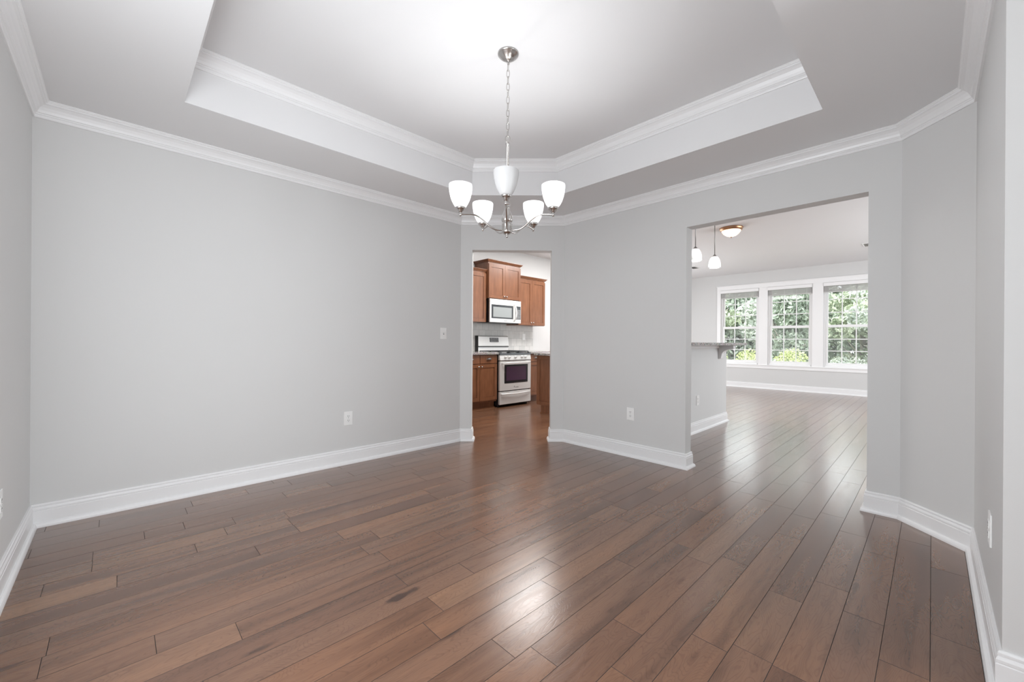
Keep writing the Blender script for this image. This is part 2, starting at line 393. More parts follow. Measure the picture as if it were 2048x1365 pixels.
# ceilings
TX0, TX1, TY0, TY1 = .2855, 3.068, .470, 3.1266
tray = [(TX0, TY0), (TX1, TY0), (TX1, 2.545), (2.478, TY1), (TX0, TY1)]
mb = MB()
outer = [(XL, YR), (P4[0], YR), P3, P2, P1, P0]
# ring between room outline and tray, as quads/triangles on the soffit plane
ring = [[(XL, YR), (P4[0], YR), (TX1, TY0), (TX0, TY0)], [(P4[0], YR), P3, (TX1, TY0)], [P3, P2, (TX1, 2.545), (TX1, TY0)],
        [P2, P1, (2.478, TY1), (TX1, 2.545)], [P1, P0, (TX0, TY1), (2.478, TY1)], [P0, (XL, YR), (TX0, TY0), (TX0, TY1)]]
for q in ring:
    mb.add([(x, y, H) for x, y in q], [tuple(range(len(q)))[::-1]])
n = len(tray)
for i in range(n):
    a, b = tray[i], tray[(i + 1) % n]
    mb.add([(*a, H), (*b, H), (*b, HT), (*a, HT)], [(0, 1, 2, 3)])
mb.add([(x, y, HT) for x, y in tray], [tuple(range(n))[::-1]])
mb.build('ceiling', CEIL, kind='structure')
MB().box((XL - 2 * T, YS - T, HF), (XW + T + .4, YK + T, HF + .12)).build('ceiling_family_room', CEIL, kind='structure')

# floor planks
def build_floor():
    rnd = random.Random(7); W = .1297; g = .0011; dz = .0012
    fixed = {12: [1.263], 7: [1.113], 10: [1.62], 6: [1.47], 11: [.994], 17: [1.093], 21: [-.236], 23: [-.085], 20: [.006], 15: [.109], 16: [-.186],
             1: [2.96, 3.588], 2: [3.165], 0: [3.29], 24: [.12, .30], 19: [.55]}
    x0, x1 = XL - .5, XW + .12; v = []; f = []; mi = []; cols = []
    for k in range(-17, 46):
        ya, yb = k * W, (k + 1) * W
        js = sorted(fixed.get(k, [])); cuts = []
        if js:
            x = js[0]
            while x > x0: cuts.append(x); x -= rnd.uniform(.55, 1.35)
            for q in js[1:]: cuts.append(q)
            x = js[-1] + rnd.uniform(.5, 1.3)
        else: x = x0 + rnd.uniform(.1, 1.2)
        while x < x1: cuts.append(x); x += rnd.choice([rnd.uniform(.28, .6), rnd.uniform(.6, 1.35), rnd.uniform(.8, 1.35)])
        cuts = [x0] + sorted(c for c in cuts if x0 + .05 < c < x1 - .05) + [x1]
        for a, b in zip(cuts[:-1], cuts[1:]):
            tone = min(1, max(0, rnd.gauss(.5, .2))); hue = rnd.uniform(0, .55); o = rnd.random()
            t1, t2 = rnd.uniform(-.00022, .00022), rnd.uniform(-.00016, .00016)
            i = len(v)
            v += [(a, ya, -dz), (b, ya, -dz), (b, yb, -dz), (a, yb, -dz),
                  (a + g, ya + g, t1 - t2), (b - g, ya + g, t1 * .5 + t2), (b - g, yb - g, -t1 + t2), (a + g, yb - g, -t1 * .5 - t2)]
            f += [(i + 4, i + 5, i + 6, i + 7), (i, i + 1, i + 5, i + 4), (i + 1, i + 2, i + 6, i + 5), (i + 2, i + 3, i + 7, i + 6), (i + 3, i, i + 4, i + 7)]
            mi += [0, 1, 1, 1, 1]; cols += [(tone, hue, o, 1)] * 20
    i = len(v); ya, yb = -17 * W, 46 * W
    me = bpy.data.meshes.new('floor'); me.from_pydata(v, [], f); me.materials.append(FLOOR); me.materials.append(GROOVE)
    me.polygons.foreach_set('material_index', mi)
    at = me.color_attributes.new('plank', 'FLOAT_COLOR', 'CORNER')
    at.data.foreach_set('color', [c for q in cols for c in q]); me.update()
    o = bpy.data.objects.new('floor', me); C.objects.link(o); o['kind'] = 'structure'
build_floor()

# mouldings
def sweep(path, prof, zref=0, side=-1, closed=False, caps=True):
    """prof (inward offset, z); inward is to the right of travel when side = -1"""
    pts = [Vector(p) for p in path]; n = len(pts); mb = MB(); m = len(prof); vs = []
    for i, p in enumerate(pts):
        a = (p - pts[i - 1]).normalized() if (closed or i > 0) else None
        b = (pts[(i + 1) % n] - p).normalized() if (closed or i < n - 1) else None
        if a is None: a = b
        if b is None: b = a
        na = Vector((-a.y, a.x)) * side; nb = Vector((-b.y, b.x)) * side
        mit = (na + nb); mit = mit / max(.2, mit.length_squared) * 2 if mit.length > 1e-6 else na
        for o_, z in prof: vs.append((p.x + mit.x * o_, p.y + mit.y * o_, zref + z))
    fs = []
    for i in range(n if closed else n - 1):
        j = (i + 1) % n
        for k in range(m - 1):
            q = (i * m + k, i * m + k + 1, j * m + k + 1, j * m + k)
            fs.append(q)
    if not closed and caps: fs += [tuple(range(m))[::-1], tuple(range((n - 1) * m, n * m))]
    mb.add(vs, fs); return mb

BASE = [(0, .137), (.007, .137), (.0105, .131), (.0105, .1235), (.0075, .1215), (.011, .118), (.0145, .110), (.0145, .101), (.0125, .098), (.0155, .095),
        (.0155, .028), (.021, .027), (.028, .021), (.032, .011), (.0332, 0), (0, 0)]
CROWN = [(0, -.095), (.009, -.095), (.012, -.090), (.012, -.079), (.016, -.076), (.016, -.069), (.021, -.066), (.026, -.052), (.036, -.036), (.050, -.024), (.060, -.020),
         (.060, -.013), (.066, -.011), (.070, -.006), (.073, -.005), (.073, 0), (0, 0)]
CROWN2 = [(x, z * 1.06) for x, z in CROWN]
sweep([(XL, YR), P0, P1, P2, P3, P4, P5], CROWN, H).build('trim_1', TRIM, kind='structure')
sweep([(a, b) for a, b in (tray[0], tray[4], tray[3], tray[2], tray[1])], CROWN2, HT, closed=True).build('trim_2', TRIM, kind='structure')
dch = (Vector(P2) - Vector(P1)).normalized(); nch = Vector((-dch.y, dch.x))
D1 = Vector(P1) + dch * .132; D2 = Vector(P1) + dch * 1.039
if nch.dot(Vector((1, 1))) < 0: nch = -nch
sweep([(XL, YR), P0, P1, tuple(D1), tuple(D1 + nch * T)], BASE).build('baseboard_left', TRIM, kind='structure')
sweep([tuple(D2 + nch * T), tuple(D2), P2, (XB, OY1), (XB + T, OY1), (XB + T, 2.04)], BASE).build('baseboard_right', TRIM, kind='structure')
sweep([(XB + T, OY2), (XB, OY2), P3, P4, P5, (P5[0], YR - T)], BASE).build('baseboard_corner', TRIM, kind='structure')
sweep([(XB + T, BY), (BX1, BY), (BX1, BY + .12)], BASE).build('baseboard_peninsula', TRIM, kind='structure')
sweep([(XW - 1.9, YK), (XW, YK), (XW, YS), (4, YS)], BASE).build('baseboard_windows', TRIM, kind='structure')
# board under the raised counter
mb = sweep([(XB + T, BY), (BX1, BY), (BX1, BY + .12)], [(0, 1.106), (.022, 1.106), (.022, 1.096), (.016, 1.090), (.016, 1.070), (.010, 1.064), (0, 1.064)]); mb.build('trim_3', TRIM, kind='structure')

# ------------------------------------------------------------------ windows in the family room
def win(idx, y0, y1):
    z0, z1 = .60, 2.53; x = XW
    fr = MB()
    for a, b in (((x + .02, y0, z0), (x + .115, y0 + .035, z1)), ((x + .02, y1 - .035, z0), (x + .115, y1, z1)),
                 ((x + .02, y0 + .035, z1 - .04), (x + .115, y1 - .035, z1)), ((x + .005, y0 + .035, z0), (x + .115, y1 - .035, z0 + .04))): fr.box(a, b)
    root = fr.build('window_%d' % idx, VINYL, kind='structure', bevel=.002)
    zm = 1.535
    def sash(nm, xa, za, zb, topr, botr, scr=False):
        s = MB(); ya, yb = y0 + .037, y1 - .037; w_ = .042
        s.box((xa, ya, za), (xa + .03, ya + w_, zb)).box((xa, yb - w_, za), (xa + .03, yb, zb))
        s.box((xa, ya + w_, za), (xa + .03, yb - w_, za + botr)).box((xa, ya + w_, zb - topr), (xa + .03, yb - w_, zb))
        o = s.build(nm, VINYL, root, bevel=.002)
        ya += w_; yb -= w_; za += botr; zb -= topr
        g = MB(); mw = .009
        for i in (1, 2):
            yy = ya + (yb - ya) * i / 3; g.box((xa + .009, yy - mw, za), (xa + .021, yy + mw, zb))
            zz = za + (zb - za) * i / 3; g.box((xa + .0095, ya, zz - mw), (xa + .0205, yb, zz + mw))
        g.build('grille', VINYL, o)
        MB().add([(xa + .015, ya, za), (xa + .015, yb, za), (xa + .015, yb, zb), (xa + .015, ya, zb)], [(0, 1, 2, 3)]).build('pane', PANE, o)
    sash('upper_sash', x + .072, zm - .03, z1 - .042, .04, .045)
    sash('lower_sash', x + .038, z0 + .042, zm + .03, .055, .06)
    MB().box((x + .02, (y0 + y1) / 2 - .03, zm + .031), (x + .05, (y0 + y1) / 2 + .03, zm + .045)).build('sash_lock', VINYL, root)
    yy0, yy1 = y0 + .036, y1 - .036
    MB().add([(x + .108, yy0, z0 + .042), (x + .108, yy1, z0 + .042), (x + .108, yy1, zm), (x + .108, yy0, zm)], [(0, 1, 2, 3)]).build('insect_screen', SCREEN, root)
    # raised blind
    lab = {1: 'raised white mini blind at the top of the leftmost window, above the bar counter', 2: 'raised white mini blind at the top of the middle window of the three',
           3: 'raised white mini blind at the top of the rightmost window, beside the wall opening'}[idx]
    b = thing('window_blind', lab, 'window blind', (x - .02, (y0 + y1) / 2, 2.30), 'raised blinds on the three windows')
    MB().box((x - .036, y0 + .004, 2.448), (x - .028, y1 - .004, 2.525)).box((x - .028, y0 + .004, 2.448), (x + .012, y0 + .010, 2.525)).box((x - .028, y1 - .010, 2.448), (x + .012, y1 - .004, 2.525)).build('valance', VINYL, b, bevel=.0015)
    MB().box((x - .022, y0 + .012, 2.475), (x + .016, y1 - .012, 2.518)).build('headrail', VINYL, b)
    s = MB()
    for k in range(15):
        z = 2.325 + k * .0095; s.box((x - .022, y0 + .012, z), (x + .018, y1 - .012, z + .0042))
    s.build('slat_stack', BLIND, b)
    MB().box((x - .022, y0 + .012, 2.302), (x + .018, y1 - .012, 2.321)).build('bottom_rail', BLIND, b, bevel=.003)
    MB().tube([(x - .025, y0 + .11, 2.46), (x - .026, y0 + .11, 1.75 if idx == 2 else 1.9)], .0025, 6).build('cord', VINYL, b)
    return root
win(1, 3.04, 3.94); win(2, 1.94, 2.845); win(3, .835, 1.735)
cs = MB(); x = XW
cs.box((x - .02, .70, 2.53), (x, 4.03, 2.625)).box((x - .028, .69, 2.625), (x, 4.045, 2.645))
for a, b in ((3.94, 4.03), (2.845, 3.04), (1.735, 1.94), (.70, .835)): cs.box((x - .018, a, .60), (x, b, 2.53))
cs.box((x - .035, .68, .578), (x, 4.05, .60)).box((x - .018, .70, .505), (x, 4.03, .578))
cs.build('trim_4', VINYL, kind='structure', bevel=.002)
# added windows, out of view, with opaque panes behind the fill lamps
def plain_frame(name, a, b, axis, n_=2):
    m_ = MB(); (x0, y0, z0), (x1, y1, z1) = a, b
    if axis == 'x':
        m_.box((x0, y0, z0), (x1, y0 + .05, z1)).box((x0, y1 - .05, z0), (x1, y1, z1)).box((x0, y0 + .05, z0), (x1, y1 - .05, z0 + .05)).box((x0, y0 + .05, z1 - .05), (x1, y1 - .05, z1))
        m_.box((x0 + .02, y0 + .05, (z0 + z1) / 2 - .025), (x1 - .02, y1 - .05, (z0 + z1) / 2 + .025))
    else:
        m_.box((x0, y0, z0), (x0 + .05, y1, z1)).box((x1 - .05, y0, z0), (x1, y1, z1)).box((x0 + .05, y0, z0), (x1 - .05, y1, z0 + .05)).box((x0 + .05, y0, z1 - .05), (x1 - .05, y1, z1))
        for i in range(1, n_): xx = x0 + (x1 - x0) * i / n_; m_.box((xx - .04, y0 + .01, z0 + .05), (xx + .04, y1 - .01, z1 - .05))
    o = m_.build(name, VINYL, kind='structure')
    if axis == 'x': g = MB().box(((x0 + x1) / 2 - .003, y0 + .05, z0 + .05), ((x0 + x1) / 2 + .003, y1 - .05, z1 - .05))
    else: g = MB().box((x0 + .05, (y0 + y1) / 2 - .003, z0 + .05), (x1 - .05, (y0 + y1) / 2 + .003, z1 - .05))
    g.build('pane', mat('obscure_pane', (.75, .78, .8), .4), o)
plain_frame('window_4', (XL - .115, .50, .45), (XL - .04, 2.10, 2.15), 'x')
plain_frame('window_5', (7.4, YK + .03, .05), (9.8, YK + .1, 2.3), 'y', 2)
plain_frame('window_6', (6.4, YS - .1, .65), (10.0, YS - .03, 2.35), 'y', 3)
plain_frame('window_7', (1.6, YS - .1, .1), (3.4, YS - .03, 2.4), 'y', 2)

# ------------------------------------------------------------------ chandelier
CX, CY = 1.700, 1.803
def chandelier():
    t = thing('chandelier', 'brushed nickel five-light chandelier with frosted glass shades hanging on a chain from the tray ceiling', 'chandelier', (CX, CY, HT))
    c = lambda z: (CX, CY, z)
    MB().lathe([(.064, HT), (.0635, HT - .006), (.060, HT - .010), (.056, HT - .012), (.050, HT - .020), (.042, HT - .024), (.034, HT - .032), (.022, HT - .036),
                (.014, HT - .038), (.010, HT - .046), (.0001, HT - .048)][::-1], c(0), 40).build('ceiling_canopy', NICKEL, t)
    ang0 = math.atan2(-CY, -CX)
    MB().tube([(CX + .010 * math.cos(a) , CY + .003 * math.sin(a) * 0, HT - .056 + .010 * math.sin(a)) for a in [2 * math.pi * i / 16 for i in range(16)]], .0022, 8, closed=True).build('canopy_loop', NICKEL, t)
    ztop = HT - .062; nl = 11; pitch = (ztop - 2.385) / nl
    for k in range(nl):
        zc = ztop - pitch * (k + .5); d = ang0 + (math.pi / 2 if k % 2 else .35)
        hl = pitch / 2 + .0045 - .0; hw = .0085; pts = []
        for i in range(20):
            a = 2 * math.pi * i / 20; ss = math.copysign(abs(math.sin(a)) ** .8, math.sin(a)); cc = math.cos(a)
            pts.append((CX + math.cos(d) * hw * cc, CY + math.sin(d) * hw * cc, zc + hl * ss))
        MB().tube(pts, .0021, 8, closed=True).build('chain_link', NICKEL, t)
    d = ang0 + math.pi / 2
    MB().tube([(CX + math.cos(d) * .014 * math.cos(a), CY + math.sin(d) * .014 * math.cos(a), 2.371 + .020 * math.sin(a)) for a in [2 * math.pi * i / 24 for i in range(24)]], .0028, 8, closed=True).build('hanging_loop', NICKEL, t)
    MB().lathe([(.0001, 1.974), (.0085, 1.974), (.0085, 2.335), (.011, 2.337), (.011, 2.345), (.006, 2.350), (.0001, 2.352)], c(0), 20).build('stem', NICKEL, t)
    MB().lathe([(.0001, 1.790), (.012, 1.790), (.022, 1.794), (.030, 1.801), (.0315, 1.806), (.0305, 1.810), (.0305, 1.847), (.0315, 1.850), (.029, 1.854), (.0235, 1.858), (.024, 1.861),
                (.031, 1.866), (.0345, 1.877), (.0335, 1.893), (.027, 1.913), (.019, 1.930), (.0145, 1.942), (.0135, 1.948), (.018, 1.951), (.018, 1.955), (.0125, 1.959),
                (.0125, 1.966), (.020, 1.969), (.020, 1.974), (.013, 1.979), (.0095, 1.984), (.0001, 1.984)], c(0), 36).build('center_column', NICKEL, t)
    MB().lathe([(.0001, 1.770), (.006, 1.772), (.0095, 1.777), (.006, 1.782), (.005, 1.785), (.011, 1.788), (.011, 1.792), (.0001, 1.793)], c(0), 20).build('finial', NICKEL, t)
    ctl = [(.030, 1.813), (.055, 1.8125), (.080, 1.8155), (.108, 1.829), (.148, 1.861), (.185, 1.884), (.215, 1.891), (.250, 1.889), (.286, 1.884)]
    def cr(p0, p1, p2, p3, u): return tuple(.5 * (2 * b + (c_ - a) * u + (2 * a - 5 * b + 4 * c_ - d_) * u * u + (3 * b - a - 3 * c_ + d_) * u ** 3) for a, b, c_, d_ in zip(p0, p1, p2, p3))
    sm = []
    for i in range(len(ctl) - 1):
        for u in (0, .25, .5, .75): sm.append(cr(ctl[max(i - 1, 0)], ctl[i], ctl[i + 1], ctl[min(i + 2, len(ctl) - 1)], u))
    sm.append(ctl[-1])
    for k in range(5):
        a = ang0 + R(-1.5) + k * 2 * math.pi / 5; ca, sa = math.cos(a), math.sin(a)
        P = lambda r, z: (CX + ca * r, CY + sa * r, z)
        arm = MB().tube([P(r, z) for r, z in sm], .0052, 12).lathe([(.0001, -.002), (.010, -.002), (.010, .002), (.0001, .002)], P(.033, 1.813), 4).build('arm', NICKEL, t)
        e = P(.286, 0)
        MB().lathe([(.0001, 1.873), (.006, 1.874), (.0085, 1.880), (.0085, 1.886), (.006, 1.891), (.007, 1.894), (.012, 1.896), (.013, 1.901), (.020, 1.905), (.0215, 1.912),
                    (.0275, 1.914), (.0295, 1.919), (.0295, 1.932), (.0265, 1.932), (.0265, 1.922), (.0001, 1.922)], e, 28).build('socket_cup', NICKEL, arm)
        out_ = [(.030, 1.9235), (.036, 1.934), (.043, 1.945), (.051, 1.961), (.0585, 1.982), (.0645, 2.006), (.0682, 2.030), (.0692, 2.046), (.0688, 2.053)]
        out_ = [(r, 1.9235 + (z - 1.9235) * 1.02) for r, z in out_]
        MB().shell([(.0001, 1.9232)] + out_, e, 40).build('lamp_shade', FROST, arm)
        MB().sphere((e[0], e[1], 1.985), .021, 14, sz=1.25).lathe([(.0001, 1.9225), (.012, 1.9225), (.012, 1.964), (.0001, 1.964)], e, 12, mi=1).build('bulb', [BULB if k else BULBOFF, PLATE], arm)
chandelier()

# ------------------------------------------------------------------ pendants, flush light, ceiling vents
def pendant(x, y, label):
    t = thing('pendant_lamp', label, 'pendant light', (x, y, HF), 'pendants over the raised counter')
    z0 = 2.155
    MB().lathe([(.0001, HF - .03), (.02, HF - .028), (.055, HF - .008), (.06, HF), (.0001, HF)], (x, y, 0), 24).build('ceiling_canopy', DARKMETAL, t)
    MB().lathe([(.0001, z0 + .17), (.006, z0 + .17), (.006, HF - .028), (.0001, HF - .028)], (x, y, 0), 12).build('rod', DARKMETAL, t)
    MB().lathe([(.036, z0 + .142), (.034, z0 + .152), (.020, z0 + .160), (.012, z0 + .172), (.0001, z0 + .174)], (x, y, 0), 24).build('cap', DARKMETAL, t)
    MB().shell([(.078, z0), (.077, z0 + .02), (.073, z0 + .06), (.064, z0 + .10), (.050, z0 + .13), (.036, z0 + .145)], (x, y, 0), 32).build('lamp_shade', FROST, t)
    MB().sphere((x, y, z0 + .075), .024, 12, sz=1.2).build('bulb', BULB2, t)
pendant(5.145, 2.05, 'lit white glass pendant lamp at the left, cut by the jamb of the wall opening')
pendant(5.785, 2.05, 'lit white glass pendant lamp hanging lower right, fully visible through the wall opening')
t = thing('ceiling_light', 'flush bronze ceiling light with glowing cream glass bowl beyond the pendants', 'ceiling light', (6.9, 2.2, HF))
MB().lathe([(.135, HF - .045), (.150, HF - .040), (.158, HF - .028), (.165, HF - .012), (.168, HF), (.12, HF), (.12, HF - .02)], (6.9, 2.2, 0), 40).build('trim_ring', BRONZE, t)
MB().shell([(.0001, HF - .135), (.03, HF - .132), (.07, HF - .118), (.105, HF - .092), (.128, HF - .064), (.137, HF - .042)], (6.9, 2.2, 0), 40).build('glass_bowl', ALABASTER, t)
MB().lathe([(.0001, HF - .158), (.006, HF - .155), (.009, HF - .148), (.005, HF - .142), (.014, HF - .137), (.014, HF - .134), (.0001, HF - .133)], (6.9, 2.2, 0), 16).build('finial', BRONZE, t)
MB().sphere((6.86, 2.2, HF - .07), .024, 12).build('bulb', BULB3, t); MB().sphere((6.95, 2.2, HF - .07), .024, 12).build('bulb', BULB3, t)
def vent(x, y, label):
    t = thing('ceiling_vent', label, 'ceiling vent', (x, y, HF), 'family room ceiling vents')
    MB().box((x - .16, y - .09, HF - .008), (x + .16, y - .07, HF)).box((x - .16, y + .07, HF - .008), (x + .16, y + .09, HF)).box((x - .16, y - .07, HF - .008), (x - .14, y + .07, HF)).box((x + .14, y - .07, HF - .008), (x + .16, y + .07, HF)).build('frame', VINYL, t)
    s = MB()
    for i in range(7): s.box((x - .14, y - .066 + i * .02, HF - .012), (x + .14, y - .06 + i * .02, HF - .001))
    s.build('louvers', DARKMETAL, t)
vent(9.75, .80, 'small grey ceiling vent cut by the right edge of the wall opening')
vent(9.9, 3.98, 'small grey ceiling vent just below the left pendant lamp')

# ------------------------------------------------------------------ outlets and switch
def plate(p, nrm, label, kind='outlet', w_=.080, h_=.125, grp='wall outlets'):
    """p = centre on the wall surface, nrm = unit normal in plan"""
    n_ = Vector((nrm[0], nrm[1], 0)); u = Vector((-n_.y, n_.x, 0)); p = Vector(p)
    nm = 'light_switch' if kind == 'switch' else 'wall_outlet'
    t = thing(nm, label, 'light switch' if kind == 'switch' else 'outlet', tuple(p), None if kind == 'switch' else grp)
    def bx(mb, cu, cz, su, sz, d0, d1, mi=0):
        c = [p + u * (cu + i * su / 2) + Vector((0, 0, cz + j * sz / 2)) for i, j in ((-1, -1), (1, -1), (1, 1), (-1, 1))]
        mb.add([q + n_ * d0 for q in c] + [q + n_ * d1 for q in c], [(0, 3, 2, 1), (4, 5, 6, 7), (0, 1, 5, 4), (1, 2, 6, 5), (2, 3, 7, 6), (3, 0, 4, 7)], mi)
    m_ = MB(); bx(m_, 0, 0, w_, h_, 0, .006); m_.build('cover_plate', PLATE, t, bevel=.0015)
    if kind == 'switch':
        m_ = MB(); bx(m_, 0, 0, .010, .024, .0062, .0075, 1); bx(m_, 0, .004, .007, .012, .0076, .016); m_.build('toggle', [PLATE, SLOT], t)
    elif kind == 'decora':
        m_ = MB(); bx(m_, 0, 0, .035, .070, .006, .009); m_.build('rocker', PLATE, t, bevel=.001)
    else:
        for dz in (-.0195, .0195):
            m_ = MB(); bx(m_, 0, dz, .034, .028, .006, .0085)
            for s_ in (-1, 1): bx(m_, s_ * .0065, dz + .003, .0028, .010, .0086, .0089, 1)
            bx(m_, 0, dz - .008, .005, .005, .0086, .0089, 1); m_.build('socket', [PLATE, SLOT], t)
    m_ = MB(); bx(m_, 0, 0, .004, .004, .0092, .0098); m_.build('screw', NICKEL, t)
plate((1.538, YA, .418), (0, -1), 'white duplex outlet low on the long blank left wall')
plate((XB, 2.088, .424), (-1, 0), 'white duplex outlet between the kitchen doorway and the wide opening')
plate((5.33, BY, .402), (0, -1), 'white duplex outlet on the half wall under the raised counter')
plate((2.457, YR, .418), (0, 1), 'white duplex outlet on the near right wall, seen edge-on')
plate((XL, 2.862, .40), (1, 0), 'white duplex outlet at the far left edge, seen edge-on')
plate((2.586, YA, 1.222), (0, -1), 'white toggle light switch near the corner left of the kitchen doorway', 'switch')

# ------------------------------------------------------------------ kitchen
MB().box((XK, YK - .008, .955), (6.26, YK, 1.50)).box((4.70, YK - .008, .90), (5.475, YK, .955)).build('trim_5', TILE, kind='structure')
plate((5.98, YK - .008, 1.235), (0, -1), 'white rocker switch plate on the tiled backsplash right of the range', 'decora', grp=None)

def door(parent, x0, x1, z0, z1, y, knob=None, name='door', knob_z=None, flat=False):
    """shaker door facing -y, front at y"""
    st = .058; m_ = MB(); y1 = y + .019
    if flat: m_.box((x0, y, z0), (x1, y1, z1))
    else:
        m_.box((x0, y, z0), (x0 + st, y1, z1)).box((x1 - st, y, z0), (x1, y1, z1)).box((x0 + st, y, z0), (x1 - st, y1, z0 + st)).box((x0 + st, y, z1 - st), (x1 - st, y1, z1))
        m_.box((x0 + st, y + .010, z0 + st), (x1 - st, y + .0102, z1 - st), 1)
        m_.box((x0 + st + .004, y + .0085, z0 + st + .004), (x1 - st - .004, y1 - .003, z1 - st - .004))
    d = m_.build(name, [WOOD, GLAZE], parent, bevel=.0025)
    if knob is not None:
        kx = x0 + .03 if knob == 'l' else x1 - .03
        MB().lathe([(.0001, -.026), (.009, -.025), (.014, -.020), (.014, -.015), (.008, -.010), (.005, -.006), (.006, 0), (.0001, 0)], (kx, y, knob_z), 16, axis='y').build('knob', NICKEL, d)
    return d

def cup_pull(parent, xc, zc, y):
    vs = []; n_ = 12
    m_ = MB()
    for k in range(n_):
        a0, a1 = math.pi * k / n_, math.pi * (k + 1) / n_
        f = lambda a, r, yy: (xc + .055 * r * math.cos(a), yy, zc - .012 + .032 * r * math.sin(a))
        q = [f(a0, 1, y), f(a1, 1, y), f(a1, .8, y - .022), f(a0, .8, y - .022)]
        m_.add(q, [(3, 2, 1, 0)], 0, True)
        m_.add([f(a0, .8, y - .022), f(a1, .8, y - .022), (xc, y - .024, zc - .012)], [(0, 1, 2)], 0, True)
    m_.build('cup_pull', NICKEL, parent)

def crown_top(parent, x0, x1, yf, yb, z):
    pr = [(0, 0), (.010, 0), (.012, .008), (.022, .014), (.030, .028), (.040, .034), (.040, .044), (0, .044)]
    sweep([(x0, yb), (x0, yf), (x1, yf), (x1, yb)], pr, z, side=-1).build('crown_moulding', WOOD, parent)
    MB().box((x0, yf, z), (x1, yb, z + .035)).build('top_board', WOOD, parent)

def wall_cab(label, x0, x1, z0, z1, yf, split, knobz, only=None):
    t = thing('wall_cabinet', label, 'cabinet', ((x0 + x1) / 2, YK, z0), 'wall cabinets around the microwave')
    MB().box((x0, yf + .02, z0), (x1, YK - .009, z1)).build('body', WOOD, t, bevel=.001)
    if split:
        door(t, x0 + .004, split - .002, z0 + .006, z1 - .03, yf, 'r', knob_z=knobz); door(t, split + .002, x1 - .004, z0 + .006, z1 - .03, yf, 'l', knob_z=knobz)
    crown_top(t, x0 - .0, x1, yf + .018, YK - .009, z1)
wall_cab('tall stained wood wall cabinet with crown, raised and set forward directly above the microwave', 4.69, 5.485, 1.905, 2.545, 5.43, 5.085, 1.955)
wall_cab('stained wood wall cabinet left of the microwave, cut by the doorway jamb', 3.93, 4.685, 1.475, 2.365, 5.49, 4.30, 1.53)
wall_cab('stained wood wall cabinet right of the microwave with two closed doors', 5.49, 6.255, 1.455, 2.360, 5.49, 5.866, 1.51)

def base_cab(label, x0, x1, yf, splits, toe=.115, zt=.915):
    t = thing('base_cabinet', label, 'cabinet', ((x0 + x1) / 2, yf, 0), 'base cabinets beside the range')
    MB().box((x0, yf + .02, toe), (x1, YK - .01, zt)).build('body', WOOD, t, bevel=.001)
    MB().box((x0, yf + .085, 0), (x1, YK - .02, toe)).build('toe_kick', WOOD, t)
    MB().box((x0, yf + .065, 0), (x1, yf + .085, .018)).build('shoe_strip', WOOD, t)
    xs = [x0] + splits + [x1]
    for i, (a, b) in enumerate(zip(xs[:-1], xs[1:])):
        door(t, a + .004, b - .004, toe + .03, .755, yf, 'r' if i % 2 == 0 else 'l', knob_z=.715)
        dr = MB().box((a + .004, yf, .765), (b - .004, yf + .019, .905)).build('drawer', WOOD, t, bevel=.003)
        cup_pull(dr, (a + b) / 2, .845, yf)
    return t
base_cab('reddish brown base cabinet left of the range, with drawers and cup pulls', 3.92, 4.685, 5.19, [4.302])
base_cab('base cabinet right of the range, half hidden behind the island', 5.49, 6.25, 5.19, [5.87])
def slab(name, a, b, label, cat='countertop', m_=GRANITE, grp=None):
    o = MB().box(a, b).build(name, m_, bevel=.004); tag(o, label, cat, grp); return o
slab('granite_countertop', (3.90, 5.155, .916), (4.690, YK - .0095, .954), 'speckled granite countertop left of the range, over the drawer cabinet')
slab('granite_countertop', (5.485, 5.155, .916), (6.27, YK - .0095, .954), 'short speckled granite countertop right of the range, seen above the island')

